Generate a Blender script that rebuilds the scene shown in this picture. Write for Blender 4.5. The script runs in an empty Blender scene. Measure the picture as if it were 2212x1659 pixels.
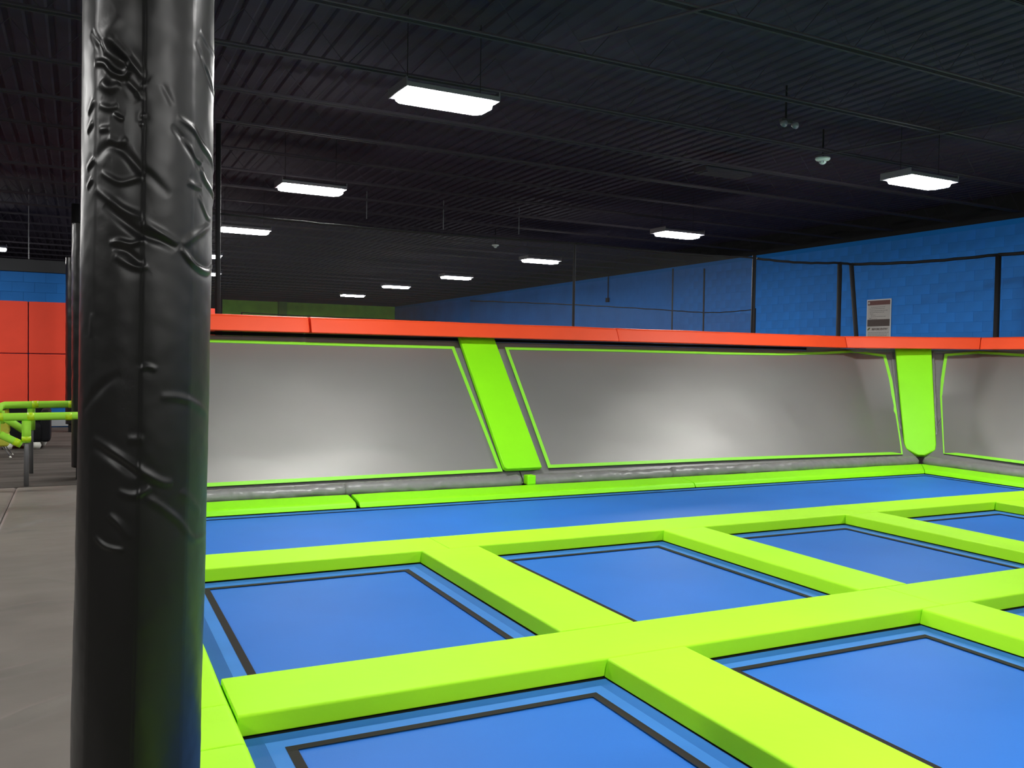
import bpy, bmesh, math, random
import numpy as np
from mathutils import Vector, Matrix, noise

C = bpy.context.scene.collection
S = bpy.context.scene
PI = math.pi

# ------------------------------------------------------------------ camera
def make_camera():
    f, yaw, pit, rol = 1911.66, math.radians(26.115), math.radians(-1.6103), math.radians(0.9502)
    fw = Vector((math.sin(yaw)*math.cos(pit), math.cos(yaw)*math.cos(pit), math.sin(pit)))
    ri = Vector((math.cos(yaw), -math.sin(yaw), 0)); up = ri.cross(fw)
    r2 = ri*math.cos(rol)+up*math.sin(rol); u2 = -ri*math.sin(rol)+up*math.cos(rol)
    cd = bpy.data.cameras.new('camera'); co = bpy.data.objects.new('camera', cd); C.objects.link(co)
    m = Matrix(((r2.x, u2.x, -fw.x, 0), (r2.y, u2.y, -fw.y, 0), (r2.z, u2.z, -fw.z, 1.55), (0, 0, 0, 1)))
    co.matrix_world = m
    cd.sensor_width = 36; cd.sensor_fit = 'HORIZONTAL'; cd.lens = f/2212*36
    cd.clip_start = 0.05; cd.clip_end = 200
    S.camera = co
make_camera()

# ------------------------------------------------------------------ world, exposure, lamp strength
w = bpy.data.worlds.new('world'); S.world = w; w.use_nodes = True
w.node_tree.nodes['Background'].inputs[0].default_value = (0.5, 0.55, 0.65, 1)
w.node_tree.nodes['Background'].inputs[1].default_value = 0.0
S.view_settings.view_transform = 'Standard'; S.view_settings.look = 'None'
S.view_settings.gamma = 1; S.view_settings.exposure = 0.0; S.view_settings.use_curve_mapping = False
LAMP = 138.0          # radiance of every lamp lens in the hall
S.cycles.max_bounces = 8; S.cycles.diffuse_bounces = 4; S.cycles.transparent_max_bounces = 12
S.cycles.sample_clamp_indirect = 4.0

# ------------------------------------------------------------------ materials
def mat(name, col, rough=0.5, spec=0.5, var=0.0, vscale=6.0, bump=0.0, bscale=40.0, metal=0.0, stretch=(1, 1, 1), coat=0.0):
    m = bpy.data.materials.new(name); m.use_nodes = True
    n = m.node_tree.nodes; l = m.node_tree.links; b = n['Principled BSDF']
    b.inputs['Base Color'].default_value = (*col, 1); b.inputs['Roughness'].default_value = rough
    b.inputs['Specular IOR Level'].default_value = spec; b.inputs['Metallic'].default_value = metal
    b.inputs['Coat Weight'].default_value = coat
    if var or bump:
        tc = n.new('ShaderNodeTexCoord'); mp = n.new('ShaderNodeMapping'); mp.inputs['Scale'].default_value = stretch
        l.new(tc.outputs['Object'], mp.inputs['Vector'])
    if var:
        t = n.new('ShaderNodeTexNoise'); t.inputs['Scale'].default_value = vscale; t.inputs['Detail'].default_value = 5
        l.new(mp.outputs[0], t.inputs['Vector'])
        r = n.new('ShaderNodeMapRange'); r.inputs['From Min'].default_value = .3; r.inputs['From Max'].default_value = .7
        r.inputs['To Min'].default_value = 1-var; r.inputs['To Max'].default_value = 1+var
        l.new(t.outputs['Fac'], r.inputs['Value'])
        h = n.new('ShaderNodeVectorMath'); h.operation = 'SCALE'; h.inputs[0].default_value = col
        l.new(r.outputs[0], h.inputs['Scale']); l.new(h.outputs[0], b.inputs['Base Color'])
    if bump:
        t2 = n.new('ShaderNodeTexNoise'); t2.inputs['Scale'].default_value = bscale; t2.inputs['Detail'].default_value = 4
        l.new(mp.outputs[0], t2.inputs['Vector'])
        bp = n.new('ShaderNodeBump'); bp.inputs['Strength'].default_value = 1.0; bp.inputs['Distance'].default_value = bump
        l.new(t2.outputs['Fac'], bp.inputs['Height']); l.new(bp.outputs[0], b.inputs['Normal'])
    return m

LIME = mat('lime_vinyl', (0.44, 0.95, 0.018), 0.6, 0.2, 0.03, 1.5, 0.0015, 14)
LIMEW = mat('lime_vinyl_wall', (0.30, 0.95, 0.008), 0.5, 0.3, 0.03, 1.5, 0.0012, 14)
BLUE = mat('blue_bed_fabric', (0.027, 0.168, 0.585), 0.50, 0.10, 0.06, 0.9, 0.0006, 220)
BORDER = mat('blue_border_fabric', (0.030, 0.150, 0.46), 0.6, 0.12, 0.05, 3)
BORDER2 = mat('blue_inner_border_fabric', (0.050, 0.215, 0.60), 0.6, 0.12, 0.05, 3)
TAPEB = mat('black_tape', (0.020, 0.018, 0.016), 0.7, 0.15)
BLACKG = mat('black_gap_shade', (0.004, 0.005, 0.006), 0.8, 0.1)
GREYF = mat('grey_bed_fabric', (0.30, 0.295, 0.282), 0.52, 0.5, 0.04, 0.8, 0.0003, 160, metal=0.62)
GREYV = mat('grey_vinyl', (0.22, 0.22, 0.213), 0.36, 0.55, 0.06, 4, 0.002, 22)
TAPEG = mat('lime_tape', (0.30, 0.86, 0.05), 0.45, 0.4)
ORANGE = mat('orange_vinyl', (0.98, 0.085, 0.02), 0.5, 0.35, 0.04, 1.5, 0.0012, 12)
BLACKV = mat('black_vinyl', (0.0095, 0.0095, 0.0092), 0.37, 0.55, 0.1, 5, 0.0005, 30)
MATV = mat('grey_mat_vinyl', (0.165, 0.150, 0.132), 0.5, 0.4, 0.12, 2.2, 0.003, 6)
CARPET = mat('dark_carpet', (0.082, 0.073, 0.065), 0.9, 0.1, 0.35, 2.5, 0.004, 60, stretch=(.4, 2.5, 1))
CEIL = mat('black_deck_paint', (0.045, 0.038, 0.057), 0.85, 0.05, 0.1, 3)
JOIST = mat('black_joist_paint', (0.052, 0.046, 0.056), 0.85, 0.06)
BLACKW = mat('black_wall_paint', (0.014, 0.015, 0.017), 0.8, 0.2, 0.1, 2)
DARKW = mat('dark_grey_trim_paint', (0.04, 0.042, 0.045), 0.7, 0.2)
def wallmat(name, col, k=0.10):
    m = mat(name, col, 0.55, 0.2, 0.12, 1.1, 0.002, 18)
    n = m.node_tree.nodes; l = m.node_tree.links; b = n['Principled BSDF']
    oi = n.new('ShaderNodeObjectInfo'); r = n.new('ShaderNodeMapRange')
    r.inputs['To Min'].default_value = 1-k; r.inputs['To Max'].default_value = 1+k
    l.new(oi.outputs['Random'], r.inputs['Value'])
    src = b.inputs['Base Color'].links[0].from_socket
    v = n.new('ShaderNodeVectorMath'); v.operation = 'SCALE'; l.new(src, v.inputs[0]); l.new(r.outputs[0], v.inputs['Scale'])
    l.new(v.outputs[0], b.inputs['Base Color']); return m
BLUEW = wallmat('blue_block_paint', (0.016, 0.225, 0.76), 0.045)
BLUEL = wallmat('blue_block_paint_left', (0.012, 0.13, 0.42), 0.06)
BLUEJ = mat('blue_joint_paint', (0.006, 0.20, 0.66), 0.7, 0.2)
GREENW = mat('green_block_paint', (0.33, 0.85, 0.05), 0.6, 0.3, 0.12, 2)
REDP = mat('red_wall_pad', (0.82, 0.066, 0.030), 0.55, 0.3, 0.05, 2)
STEEL = mat('galvanised_pipe', (0.16, 0.16, 0.165), 0.45, 0.5, metal=0.3)
FOAM = mat('lime_foam_sleeve', (0.36, 0.80, 0.05), 0.6, 0.3, 0.05, 8)
YTAPE = mat('yellow_band', (0.50, 0.80, 0.01), 0.4, 0.4)
BLACKM = mat('black_metal', (0.010, 0.010, 0.011), 0.7, 0.25)
WHITEP = mat('white_plastic', (0.62, 0.72, 0.66), 0.4, 0.5)
HOUSE = mat('lamp_housing_enamel', (0.14, 0.14, 0.16), 0.35, 0.5)
GREYP = mat('dull_grey_plastic', (0.14, 0.16, 0.17), 0.5, 0.4)
SIGNB = mat('sign_board', (0.50, 0.48, 0.45), 0.5, 0.4)
SIGNW = mat('sign_edge', (0.62, 0.68, 0.72), 0.5, 0.4)
SIGNR = mat('sign_maroon', (0.13, 0.035, 0.03), 0.5, 0.4)
SIGND = mat('sign_dark_brown', (0.055, 0.032, 0.025), 0.5, 0.4)
SIGNT = mat('sign_ink', (0.20, 0.19, 0.18), 0.6, 0.3)
SIGNG = mat('sign_olive_mark', (0.13, 0.13, 0.03), 0.6, 0.3)
YELLOWC = mat('olive_yellow_shell', (0.55, 0.58, 0.06), 0.5, 0.4)
SEATB = mat('black_upholstery', (0.006, 0.006, 0.008), 0.7, 0.2)
WHITEF = mat('white_foot', (0.8, 0.8, 0.72), 0.5, 0.4)
LENS = bpy.data.materials.new('lamp_lens'); LENS.use_nodes = True
_n = LENS.node_tree.nodes; _b = _n['Principled BSDF']
_b.inputs['Base Color'].default_value = (0.9, 0.9, 0.9, 1)
_b.inputs['Emission Color'].default_value = (1.0, 0.985, 0.96, 1); _b.inputs['Emission Strength'].default_value = LAMP
def netmat(name, alpha, col):
    m = bpy.data.materials.new(name); m.use_nodes = True
    n = m.node_tree.nodes; l = m.node_tree.links; b = n['Principled BSDF']
    b.inputs['Base Color'].default_value = (*col, 1); b.inputs['Roughness'].default_value = 0.8
    b.inputs['Specular IOR Level'].default_value = 0.2
    tc = n.new('ShaderNodeTexCoord'); t = n.new('ShaderNodeTexNoise'); t.inputs['Scale'].default_value = 0.7
    l.new(tc.outputs['Object'], t.inputs['Vector'])
    r = n.new('ShaderNodeMapRange'); r.inputs['To Min'].default_value = alpha*.8; r.inputs['To Max'].default_value = alpha*1.2
    l.new(t.outputs['Fac'], r.inputs['Value']); l.new(r.outputs[0], b.inputs['Alpha'])
    return m
NETA = netmat('dense_net_mesh', 0.24, (0.07, 0.07, 0.07))
NETB = netmat('fine_net_mesh', 0.05, (0.06, 0.065, 0.075))
NETF = netmat('far_net_mesh', 0.14, (0.07, 0.075, 0.075))

# ------------------------------------------------------------------ object helpers
def props(o, label=None, cat=None, group=None, kind=None):
    if label: o['label'] = label
    if cat: o['category'] = cat
    if group: o['group'] = group
    if kind: o['kind'] = kind
    return o
def thing(name, loc, label, cat, group=None):
    o = bpy.data.objects.new(name, None); o.empty_display_size = .1; C.objects.link(o); o.location = loc
    return props(o, label, cat, group)
def obj(name, bm, m, parent=None, loc=None, smooth=False, wn=False):
    """bm in world coordinates; linked with its origin at loc (or at the parent's)."""
    me = bpy.data.meshes.new(name)
    bmesh.ops.recalc_face_normals(bm, faces=bm.faces) if wn != 'keep' else None
    org = Vector(loc) if loc is not None else (world_of(parent) if parent else None)
    if org is None:
        xs = [v.co for v in bm.verts]
        org = Vector(((min(c.x for c in xs)+max(c.x for c in xs))/2, (min(c.y for c in xs)+max(c.y for c in xs))/2, min(c.z for c in xs)))
    bmesh.ops.translate(bm, verts=bm.verts, vec=-org)
    bm.to_mesh(me); bm.free(); me.materials.append(m)
    if smooth:
        for p in me.polygons: p.use_smooth = True
    o = bpy.data.objects.new(name, me); C.objects.link(o)
    if parent: o.parent = parent; o.location = org - world_of(parent)
    else: o.location = org
    if wn is True:
        md = o.modifiers.new('wn', 'WEIGHTED_NORMAL'); md.keep_sharp = True
    return o
def world_of(o):
    v = Vector(o.location); p = o.parent
    while p: v += Vector(p.location); p = p.parent
    return v
def box(bm, a, b, bev=0.0, seg=2):
    x0, y0, z0 = a; x1, y1, z1 = b
    r = bmesh.ops.create_cube(bm, size=1)
    for v in r['verts']:
        v.co = Vector(((x0+x1)/2+v.co.x*(x1-x0), (y0+y1)/2+v.co.y*(y1-y0), (z0+z1)/2+v.co.z*(z1-z0)))
    if bev:
        es = list({e for v in r['verts'] for e in v.link_edges})
        bmesh.ops.bevel(bm, geom=es, offset=bev, segments=seg, affect='EDGES', profile=0.6)
def frame_of(d):
    d = d.normalized(); a = Vector((0, 0, 1)) if abs(d.z) < .9 else Vector((1, 0, 0))
    u = d.cross(a).normalized(); return u, d.cross(u).normalized()
def tube(bm, pts, r, n=12, cap=True):
    pts = [Vector(p) for p in pts]; rings = []; u = None
    for i, p in enumerate(pts):
        d = (pts[min(i+1, len(pts)-1)]-pts[max(i-1, 0)]).normalized()
        if u is None: u, v = frame_of(d)
        else:
            u = (u-d*u.dot(d)).normalized(); v = d.cross(u)
        rr = r[i] if isinstance(r, (list, tuple)) else r
        rings.append([bm.verts.new(p+(u*math.cos(2*PI*k/n)+v*math.sin(2*PI*k/n))*rr) for k in range(n)])
    for a, b in zip(rings, rings[1:]):
        for k in range(n): bm.faces.new((a[k], a[(k+1) % n], b[(k+1) % n], b[k]))
    if cap: bm.faces.new(rings[0][::-1]); bm.faces.new(rings[-1])
def fillet(poly, rads, seg=4):
    """rounded closed 2-D polygon"""
    out = []; n = len(poly)
    for i, p in enumerate(poly):
        p = np.array(p, float); a = np.array(poly[i-1], float)-p; b = np.array(poly[(i+1) % n], float)-p
        r = rads[i]
        if r <= 0: out.append(tuple(p)); continue
        la, lb = np.linalg.norm(a), np.linalg.norm(b); a /= la; b /= lb
        t = min(r, la*.45, lb*.45)
        for k in range(seg+1):
            s = k/seg; q = (1-s)**2*(p+a*t)+2*s*(1-s)*p+s**2*(p+b*t); out.append(tuple(q))
    return out
def sweep(bm, path, prof, step=.12, amp=.003, fq=1.6, endr=.008, seed=0, m0=0, m1=0):
    """profile (n, z) swept along a 2-D path; n is to the left of travel.  Slightly uneven, stitched ends drawn in."""
    P = [Vector((p[0], p[1], 0)) for p in path]; st = []
    dirs = [(P[i+1]-P[i]).normalized() for i in range(len(P)-1)]
    def nor(d): return Vector((-d.y, d.x, 0))
    for i in range(len(P)-1):
        L = (P[i+1]-P[i]).length; k = max(1, int(L/step))
        for j in range(k):
            s = j/k
            if j == 0 and i > 0:
                nn = (nor(dirs[i-1])+nor(dirs[i])); nn = nn/ (nn.length**2/2) if nn.length > 0 else nn
                st.append((P[i], nn, 1.0))
            else: st.append((P[i].lerp(P[i+1], s), nor(dirs[i]), 1.0))
    st.append((P[-1], nor(dirs[-1]), 1.0))
    # drawn-in ends
    cn = sum(p[0] for p in prof)/len(prof); cz = sum(p[1] for p in prof)/len(prof)
    d0, d1 = dirs[0], dirs[-1]
    ends = [(st[0][0], st[0][1], 'e')]+[(st[0][0]+d0*endr, st[0][1], 1.0)]+st[1:-1]+[(st[-1][0]-d1*endr, st[-1][1], 1.0)]+[(st[-1][0], st[-1][1], 'e')]
    rings = []
    for q, (p, nn, f) in enumerate(ends):
        ring = []
        for (a, z) in prof:
            if f == 'e':
                a2 = a-math.copysign(min(endr, abs(a-cn)), a-cn); z2 = z-math.copysign(min(endr, abs(z-cz)), z-cz)
            else: a2, z2 = a, z
            co = p+nn*a2+Vector((0, 0, z2))
            if m0 and q < 2: co -= d0*a2*m0
            if m1 and q > len(ends)-3: co += d1*a2*m1
            if amp:
                v = noise.noise_vector(Vector((co.x*fq+seed*7.3, co.y*fq, seed*3.1)))
                co += nn*(v.x*amp*(1 if a2 > cn else -1))
                co.z += v.y*amp if z2 > cz else 0
            ring.append(bm.verts.new(co))
        rings.append(ring)
    n = len(prof)
    for a, b in zip(rings, rings[1:]):
        for k in range(n): bm.faces.new((a[k], a[(k+1) % n], b[(k+1) % n], b[k]))
    bm.faces.new(rings[0][::-1]); bm.faces.new(rings[-1])
def grid(bm, fn, nu, nv):
    V = [[bm.verts.new(fn(i/nu, j/nv)) for j in range(nv+1)] for i in range(nu+1)]
    for i in range(nu):
        for j in range(nv): bm.faces.new((V[i][j], V[i+1][j], V[i+1][j+1], V[i][j+1]))
def poly_at(pts, s):
    """point at fraction s of a polyline (by length)"""
    P = [Vector(p) for p in pts]; L = [(P[i+1]-P[i]).length for i in range(len(P)-1)]; t = s*sum(L)
    for i, l in enumerate(L):
        if t <= l or i == len(L)-1: return P[i].lerp(P[i+1], min(1, t/l if l else 0))
        t -= l
def ribbon(bm, pts, wid, nrm, th=.004, closed=False):
    """flat strip along pts (inside edge offset), raised along nrm"""
    P = [Vector(p) for p in pts]; n = len(P); nrm = [Vector(x).normalized() for x in nrm] if isinstance(nrm, list) else [Vector(nrm).normalized()]*n
    L = []
    for i in range(n):
        a = P[i-1] if (i > 0 or closed) else P[i]; b = P[(i+1) % n] if (i < n-1 or closed) else P[i]
        d1 = (P[i]-a); d2 = (b-P[i])
        N = nrm[i]
        s1 = N.cross(d1).normalized() if d1.length > 1e-6 else N.cross(d2).normalized()
        s2 = N.cross(d2).normalized() if d2.length > 1e-6 else s1
        s = (s1+s2); s = s/(s.length**2/2)
        L.append((P[i]+N*0.0, P[i]+s*wid, N))
    rows = [[bm.verts.new(a), bm.verts.new(b), bm.verts.new(b+N*th), bm.verts.new(a+N*th)] for a, b, N in L]
    for i in range(n if closed else n-1):
        a, b = rows[i], rows[(i+1) % n]
        for k in range(4): bm.faces.new((a[k], a[(k+1) % 4], b[(k+1) % 4], b[k]))
    if not closed: bm.faces.new(rows[0][::-1]); bm.faces.new(rows[-1])

# ================================================================== THE SHELL
XW, YB, YL = 15.70, 46.9, 20.4      # right wall, back wall, left (blue and red) wall
ZC, ZD = 4.33, 4.80                 # paint line, deck
def plane_quad(bm, a, b, c, d): bm.faces.new([bm.verts.new(Vector(p)) for p in (a, b, c, d)])

# floor: slab around the sunken court
bm = bmesh.new()
for a, b in [((-9, -14, -1.0), (.34, 11.52, -.03)), ((-9, 11.52, -1.0), (.30, YB, -.004)), ((.30, 11.9, -1.0), (XW, YB, -.004)), ((14.3, -14, -1.0), (XW, 11.9, -.004)), ((.34, -14, -1.1), (14.3, 11.9, -1.0))]:
    box(bm, a, b)
props(obj('floor', bm, CARPET), kind='structure')

# right wall: painted blocks
def one_block(l=.3985, h=.1985, d=.03, bev=.002):
    bm = bmesh.new(); box(bm, (0, -l/2, -h/2), (d, l/2, h/2), bev, 1)
    me = bpy.data.meshes.new('block'); bm.to_mesh(me); bm.free(); me.materials.append(BLUEW); return me
BLK = one_block()
bm = bmesh.new(); box(bm, (XW+.003, -14, -1), (XW+.20, YB+.2, ZC))
wr = obj('wall_right', bm, BLUEJ, loc=(XW+.008, 9.3, 0)); props(wr, kind='structure')
random.seed(4)
cand = []
for c in range(-5, 22):
    z = c*.2+.23-.1
    if z+.1 > ZC+.001: break
    y = -13.8+(c % 2)*.2
    while y < YB-.2:
        cand.append((y, z)); y += .4
vis = sorted([q for q in cand if 9.0 < q[0] and q[1] > 2.15], key=lambda q: q[0])[:300]
vset = set(vis)
for (y, z) in vis:
    o = bpy.data.objects.new('block', BLK); C.objects.link(o); o.parent = wr
    o.location = Vector((XW+random.uniform(-.0015, .0015), y, z))-world_of(wr)
bm = bmesh.new()
for (y, z) in cand:
    if (y, z) in vset: continue
    box(bm, (XW, y-.198, z-.097), (XW+.03, y+.198, z+.097))
props(obj('block_field', bm, BLUEW, wr), kind='stuff')
bm = bmesh.new(); box(bm, (XW-.004, -14, ZC), (XW+.2, YB+.2, ZD+.3))
obj('upper_band', bm, BLACKW, wr)
# right part of the back wall is green, the left part black
bm = bmesh.new(); box(bm, (6.55, YB, -1), (XW, YB+.2, ZC)); wb = obj('wall_back', bm, GREENW); props(wb, kind='structure')
bm = bmesh.new(); box(bm, (-9, YB-.02, -1), (6.55, YB+.2, ZD+.3)); obj('black_section', bm, BLACKW, wb)
bm = bmesh.new(); box(bm, (6.55, YB-.004, ZC), (XW, YB+.2, ZD+.3)); obj('upper_band', bm, BLACKW, wb)
bm = bmesh.new(); box(bm, (9.32, YB-.35, -1), (9.72, YB, ZC)); obj('pilaster', bm, mat('green_pilaster_paint', (.17, .42, .03), .5, .4), wb)
# outer left wall and wall behind the camera
bm = bmesh.new(); box(bm, (-9.2, -14.2, -1), (-9, YB, ZD+.3)); props(obj('wall_left', bm, BLACKW), kind='structure')
bm = bmesh.new(); box(bm, (-9, -14.2, -1), (XW, -14, ZD+.3)); props(obj('wall_front', bm, BLACKW), kind='structure')

# the nearer wall on the left: red pads, blue blocks, dark cap
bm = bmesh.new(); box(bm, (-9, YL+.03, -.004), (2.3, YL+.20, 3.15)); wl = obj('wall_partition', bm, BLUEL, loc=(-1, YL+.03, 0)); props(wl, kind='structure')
bm = bmesh.new(); box(bm, (-9, YL-.02, 3.15), (2.3, YL+.22, 3.40), .01); obj('cap_band', bm, DARKW, wl)
bm = bmesh.new(); box(bm, (-9, YL-.005, .02), (2.3, YL+.03, .16)); obj('skirting', bm, mat('grey_skirting', (.30, .32, .33), .6), wl)
bm = bmesh.new(); box(bm, (-.199, 0, -.099), (.199, .03, .099), .002, 1)
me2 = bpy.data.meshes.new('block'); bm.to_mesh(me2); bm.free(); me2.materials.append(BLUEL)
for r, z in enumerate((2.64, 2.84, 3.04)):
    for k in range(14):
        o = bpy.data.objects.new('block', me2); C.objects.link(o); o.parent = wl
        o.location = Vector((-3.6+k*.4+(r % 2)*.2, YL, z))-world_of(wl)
bm = bmesh.new()
for c in range(-1, 3):
    for k in range(30):
        x = -8.9+k*.4+(c % 2)*.2
        if x > 1.9: continue
        if c <= 1: box(bm, (x, YL, .165+max(0, c)*.13), (x+.396, YL+.03, .165+max(0, c)*.13+.126))
for r, z in enumerate((2.64, 2.84, 3.04)):
    for k in range(13):
        x = -8.9+k*.4+(r % 2)*.2
        if x+.396 < -3.8: box(bm, (x, YL, z-.097), (x+.396, YL+.03, z+.097))
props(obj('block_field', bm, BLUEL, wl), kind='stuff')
for i in range(9):
    for j in range(2):
        x0 = -8.23+i*1.22+.005; z0 = .44+j*1.06
        if x0 > 1.9: continue
        bm = bmesh.new(); box(bm, (x0+.004, YL-.045, z0+.006), (x0+1.206, YL+.028, z0+1.052), .014, 2)
        obj('wall_pad', bm, REDP, wl, smooth=True, wn=True)

# ceiling: corrugated deck on bar joists
bm = bmesh.new(); x = -9.0; prev = None; P_ = .20
prof = []
while x < XW:
    prof += [(x, ZD), (x+.10, ZD), (x+.125, ZD+.022), (x+.175, ZD+.022)]; x += P_
prof.append((XW, ZD))
va = [[bm.verts.new((px, yy, pz)) for px, pz in prof] for yy in (-14.0, YB)]
for k in range(len(prof)-1): bm.faces.new((va[0][k], va[0][k+1], va[1][k+1], va[1][k]))
plane_quad(bm, (-9, -14, ZD+.1), (-9, YB, ZD+.1), (XW, YB, ZD+.1), (XW, -14, ZD+.1))
ce = obj('ceiling', bm, CEIL, loc=(4, 10, ZD), wn='keep'); props(ce, kind='structure')
def joist_mesh():
    L = 24.55; bm = bmesh.new()
    for s in (-.028, .028):
        a, b = sorted((s-math.copysign(.018, s)*0, s+math.copysign(.030, s)))
        box(bm, (0, a, 0), (L, b, .008)); box(bm, (0, -.002+s*.4, 0), (L, .002+s*.4, .035))
    k = 0; x = .1
    while x < L-.35:
        z0, z1 = (.006, .362) if k % 2 == 0 else (.362, .006)
        tube(bm, [(x, 0, z0), (x+.33, 0, z1)], .0035, 4, False); x += .33; k += 1
    me = bpy.data.meshes.new('joist'); bm.to_mesh(me); bm.free(); me.materials.append(JOIST); return me
JM = joist_mesh()
for k in range(-10, 29):
    y = 5.87+1.42*k
    if not (-12.8 < y < YB-1.6): continue
    o = bpy.data.objects.new('joist', JM); C.objects.link(o); o.parent = ce
    rot = math.radians(2.4)
    o.rotation_euler = (0, 0, rot); o.location = Vector((-8.95, y-12.95*math.tan(rot), 4.41))-world_of(ce)
# two cross conduits under the deck
for (a, b) in [((10.2, 4.5), (9.0, 9.1)), ((5.2, 4.2), (4.0, 6.9))]:
    bm = bmesh.new(); tube(bm, [(a[0], a[1], 4.385), (b[0], b[1], 4.385)], .013, 8)
    obj('conduit', bm, JOIST, ce)

# ================================================================== LAMPS
def lamp_parts(root):
    """linear high-bay, long axis local x, hung from the joists"""
    bm = bmesh.new()
    prof = [(-.235, 0.0), (-.235, .045), (-.12, .085), (.12, .085), (.235, .045), (.235, 0.0)]
    v = [[bm.verts.new((x, a, z)) for a, z in prof] for x in (-.475, .475)]
    for k in range(5): bm.faces.new((v[0][k], v[0][k+1], v[1][k+1], v[1][k]))
    bm.faces.new(v[0]); bm.faces.new(v[1][::-1]); bm.faces.new((v[0][0], v[1][0], v[1][5], v[0][5]))
    w0 = world_of(root)
    bmesh.ops.translate(bm, verts=bm.verts, vec=w0); obj('housing', bm, HOUSE, root)
    bm = bmesh.new()
    o2 = [(-.46, -.12), (-.40, -.19), (.40, -.19), (.46, -.12), (.46, .12), (.40, .19), (-.40, .19), (-.46, .12)]
    a = [bm.verts.new((x, y, -.002)) for x, y in o2]; b = [bm.verts.new((x*.985, y*.9, -.05)) for x, y in o2]
    for k in range(8): bm.faces.new((a[k], a[(k+1) % 8], b[(k+1) % 8], b[k]))
    bm.faces.new(a[::-1]); bm.faces.new(b)
    bmesh.ops.translate(bm, verts=bm.verts, vec=w0); obj('lens', bm, LENS, root)
    for s in (-1, 1):
        bm = bmesh.new(); box(bm, (s*.475-.008, -.238, -.006), (s*.475+.008, .238, .088), .006, 1)
        bmesh.ops.translate(bm, verts=bm.verts, vec=w0); obj('end_cap', bm, HOUSE, root)
    for s in (-1, 1):
        bm = bmesh.new(); tube(bm, [(s*.38, 0, .08), (s*.38, 0, .78)], .004, 6)
        bmesh.ops.translate(bm, verts=bm.verts, vec=w0); obj('hanger_wire', bm, BLACKM, root)
def dup(root, loc, label, group=None):
    r = root.copy(); C.objects.link(r); r.location = loc; r['label'] = label
    if group: r['group'] = group
    for ch in list(root.children):
        c = ch.copy(); C.objects.link(c); c.parent = r
    return r
G = 'long white ceiling lamps'
L0 = thing('ceiling_lamp', (3.14, 7.98, 4.02), 'largest long white ceiling lamp, high above the court near the padded pillar', 'lamp', G)
lamp_parts(L0)
LAMPS = [((3.08, 13.15), 'long white ceiling lamp second in its row, behind and left of the largest lamp'),
 ((2.95, 18.2), 'long white ceiling lamp third in the pillar side row, close to the black net post'),
 ((2.75, 23.4), 'small distant lamp crossed by the black net post, upper of the two there'),
 ((3.45, 28.6), 'small distant lamp crossed by the black net post, lower of the two there'),
 ((10.10, 8.32), 'long white ceiling lamp at the far right, beside the round smoke detector'),
 ((10.41, 14.07), 'long white ceiling lamp second in the right row, left of the blue wall top'),
 ((10.35, 19.63), 'long white ceiling lamp third in the right row, above the middle of the orange rail'),
 ((10.35, 25.12), 'long white ceiling lamp fourth in the right row, above the far blue wall'),
 ((9.96, 29.69), 'small ceiling lamp fifth in the right row, above the end of the green wall'),
 ((9.94, 35.07), 'smallest and farthest ceiling lamp, just above the green back wall'),
 ((-2.05, 24.8), 'long ceiling lamp cut by the left edge of the photo above the dark wall cap')]
for (x, y), lb in LAMPS: dup(L0, (x, y, 4.02), lb).rotation_euler = (0, 0, math.radians(2.2))
L0.rotation_euler = (0, 0, math.radians(2.2))
# rows carried on out of the frame; lamps labelled added are there for brightness
for (x, y, lb) in [(3.1, 2.7, 'lamp over the front row outside the photo, in the row of the largest lamp'), (10.1, 2.9, 'lamp outside the photo, nearest the camera in the right row'),
        (3.1, -2.6, 'lamp behind the camera in the row of the largest lamp'), (10.1, -2.4, 'lamp behind the camera in the right row'),
        (-4.4, 2.8, 'lamp to the left of the camera over the grey mats'), (-4.3, 13.2, 'lamp beyond the left edge over the lime railings'), (-4.3, 18.2, 'unseen lamp added to brighten the red wall pads, beyond the left edge'),
        (3.1, -7.8, 'lamp added for frontal light, far behind the camera, in the largest lamp row'), (10.1, -7.6, 'lamp added for frontal light, far behind the camera in the right row'),
        (-4.4, 8.0, 'unseen lamp added to light the pillar from the left, over the far mats'), (-4.4, -2.6, 'lamp added for frontal light, behind the camera over the grey mats'),
        (3.3, 34.0, 'distant lamp added to brighten the back wall, hidden behind the padded pillar')]:
    dup(L0, (x, y, 4.02), lb)

# ================================================================== COURT
# support frame under the pads
fr = thing('court_frame', (6, 6, -1.0), 'black steel frame carrying the pads and beds of the trampoline court', 'frame')
XB = [(.62, .64), (2.50, 2.96), (4.84, 5.30), (7.16, 7.58), (9.52, 9.93)]
for (a, b) in XB[1:]:
    bm = bmesh.new(); box(bm, (a+.03, 1.2, -1.0), (b-.03, 7.0, -.112)); obj('upright_panel', bm, BLACKM, fr)
for (a, b) in [(1.2, 1.6), (3.92, 4.34), (6.74, 7.1)]:
    bm = bmesh.new()
    box(bm, (.66, a+.02, -1.0), (11.9, b-.02, -.112)); obj('cross_panel', bm, BLACKM, fr)
bm = bmesh.new(); box(bm, (.60, 9.42, -1.0), (12.0, 9.66, -.112)); obj('cross_panel', bm, BLACKM, fr)
bm = bmesh.new(); box(bm, (11.70, -5.9, -1.0), (11.96, 9.40, -.112)); obj('upright_panel', bm, BLACKM, fr)

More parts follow.
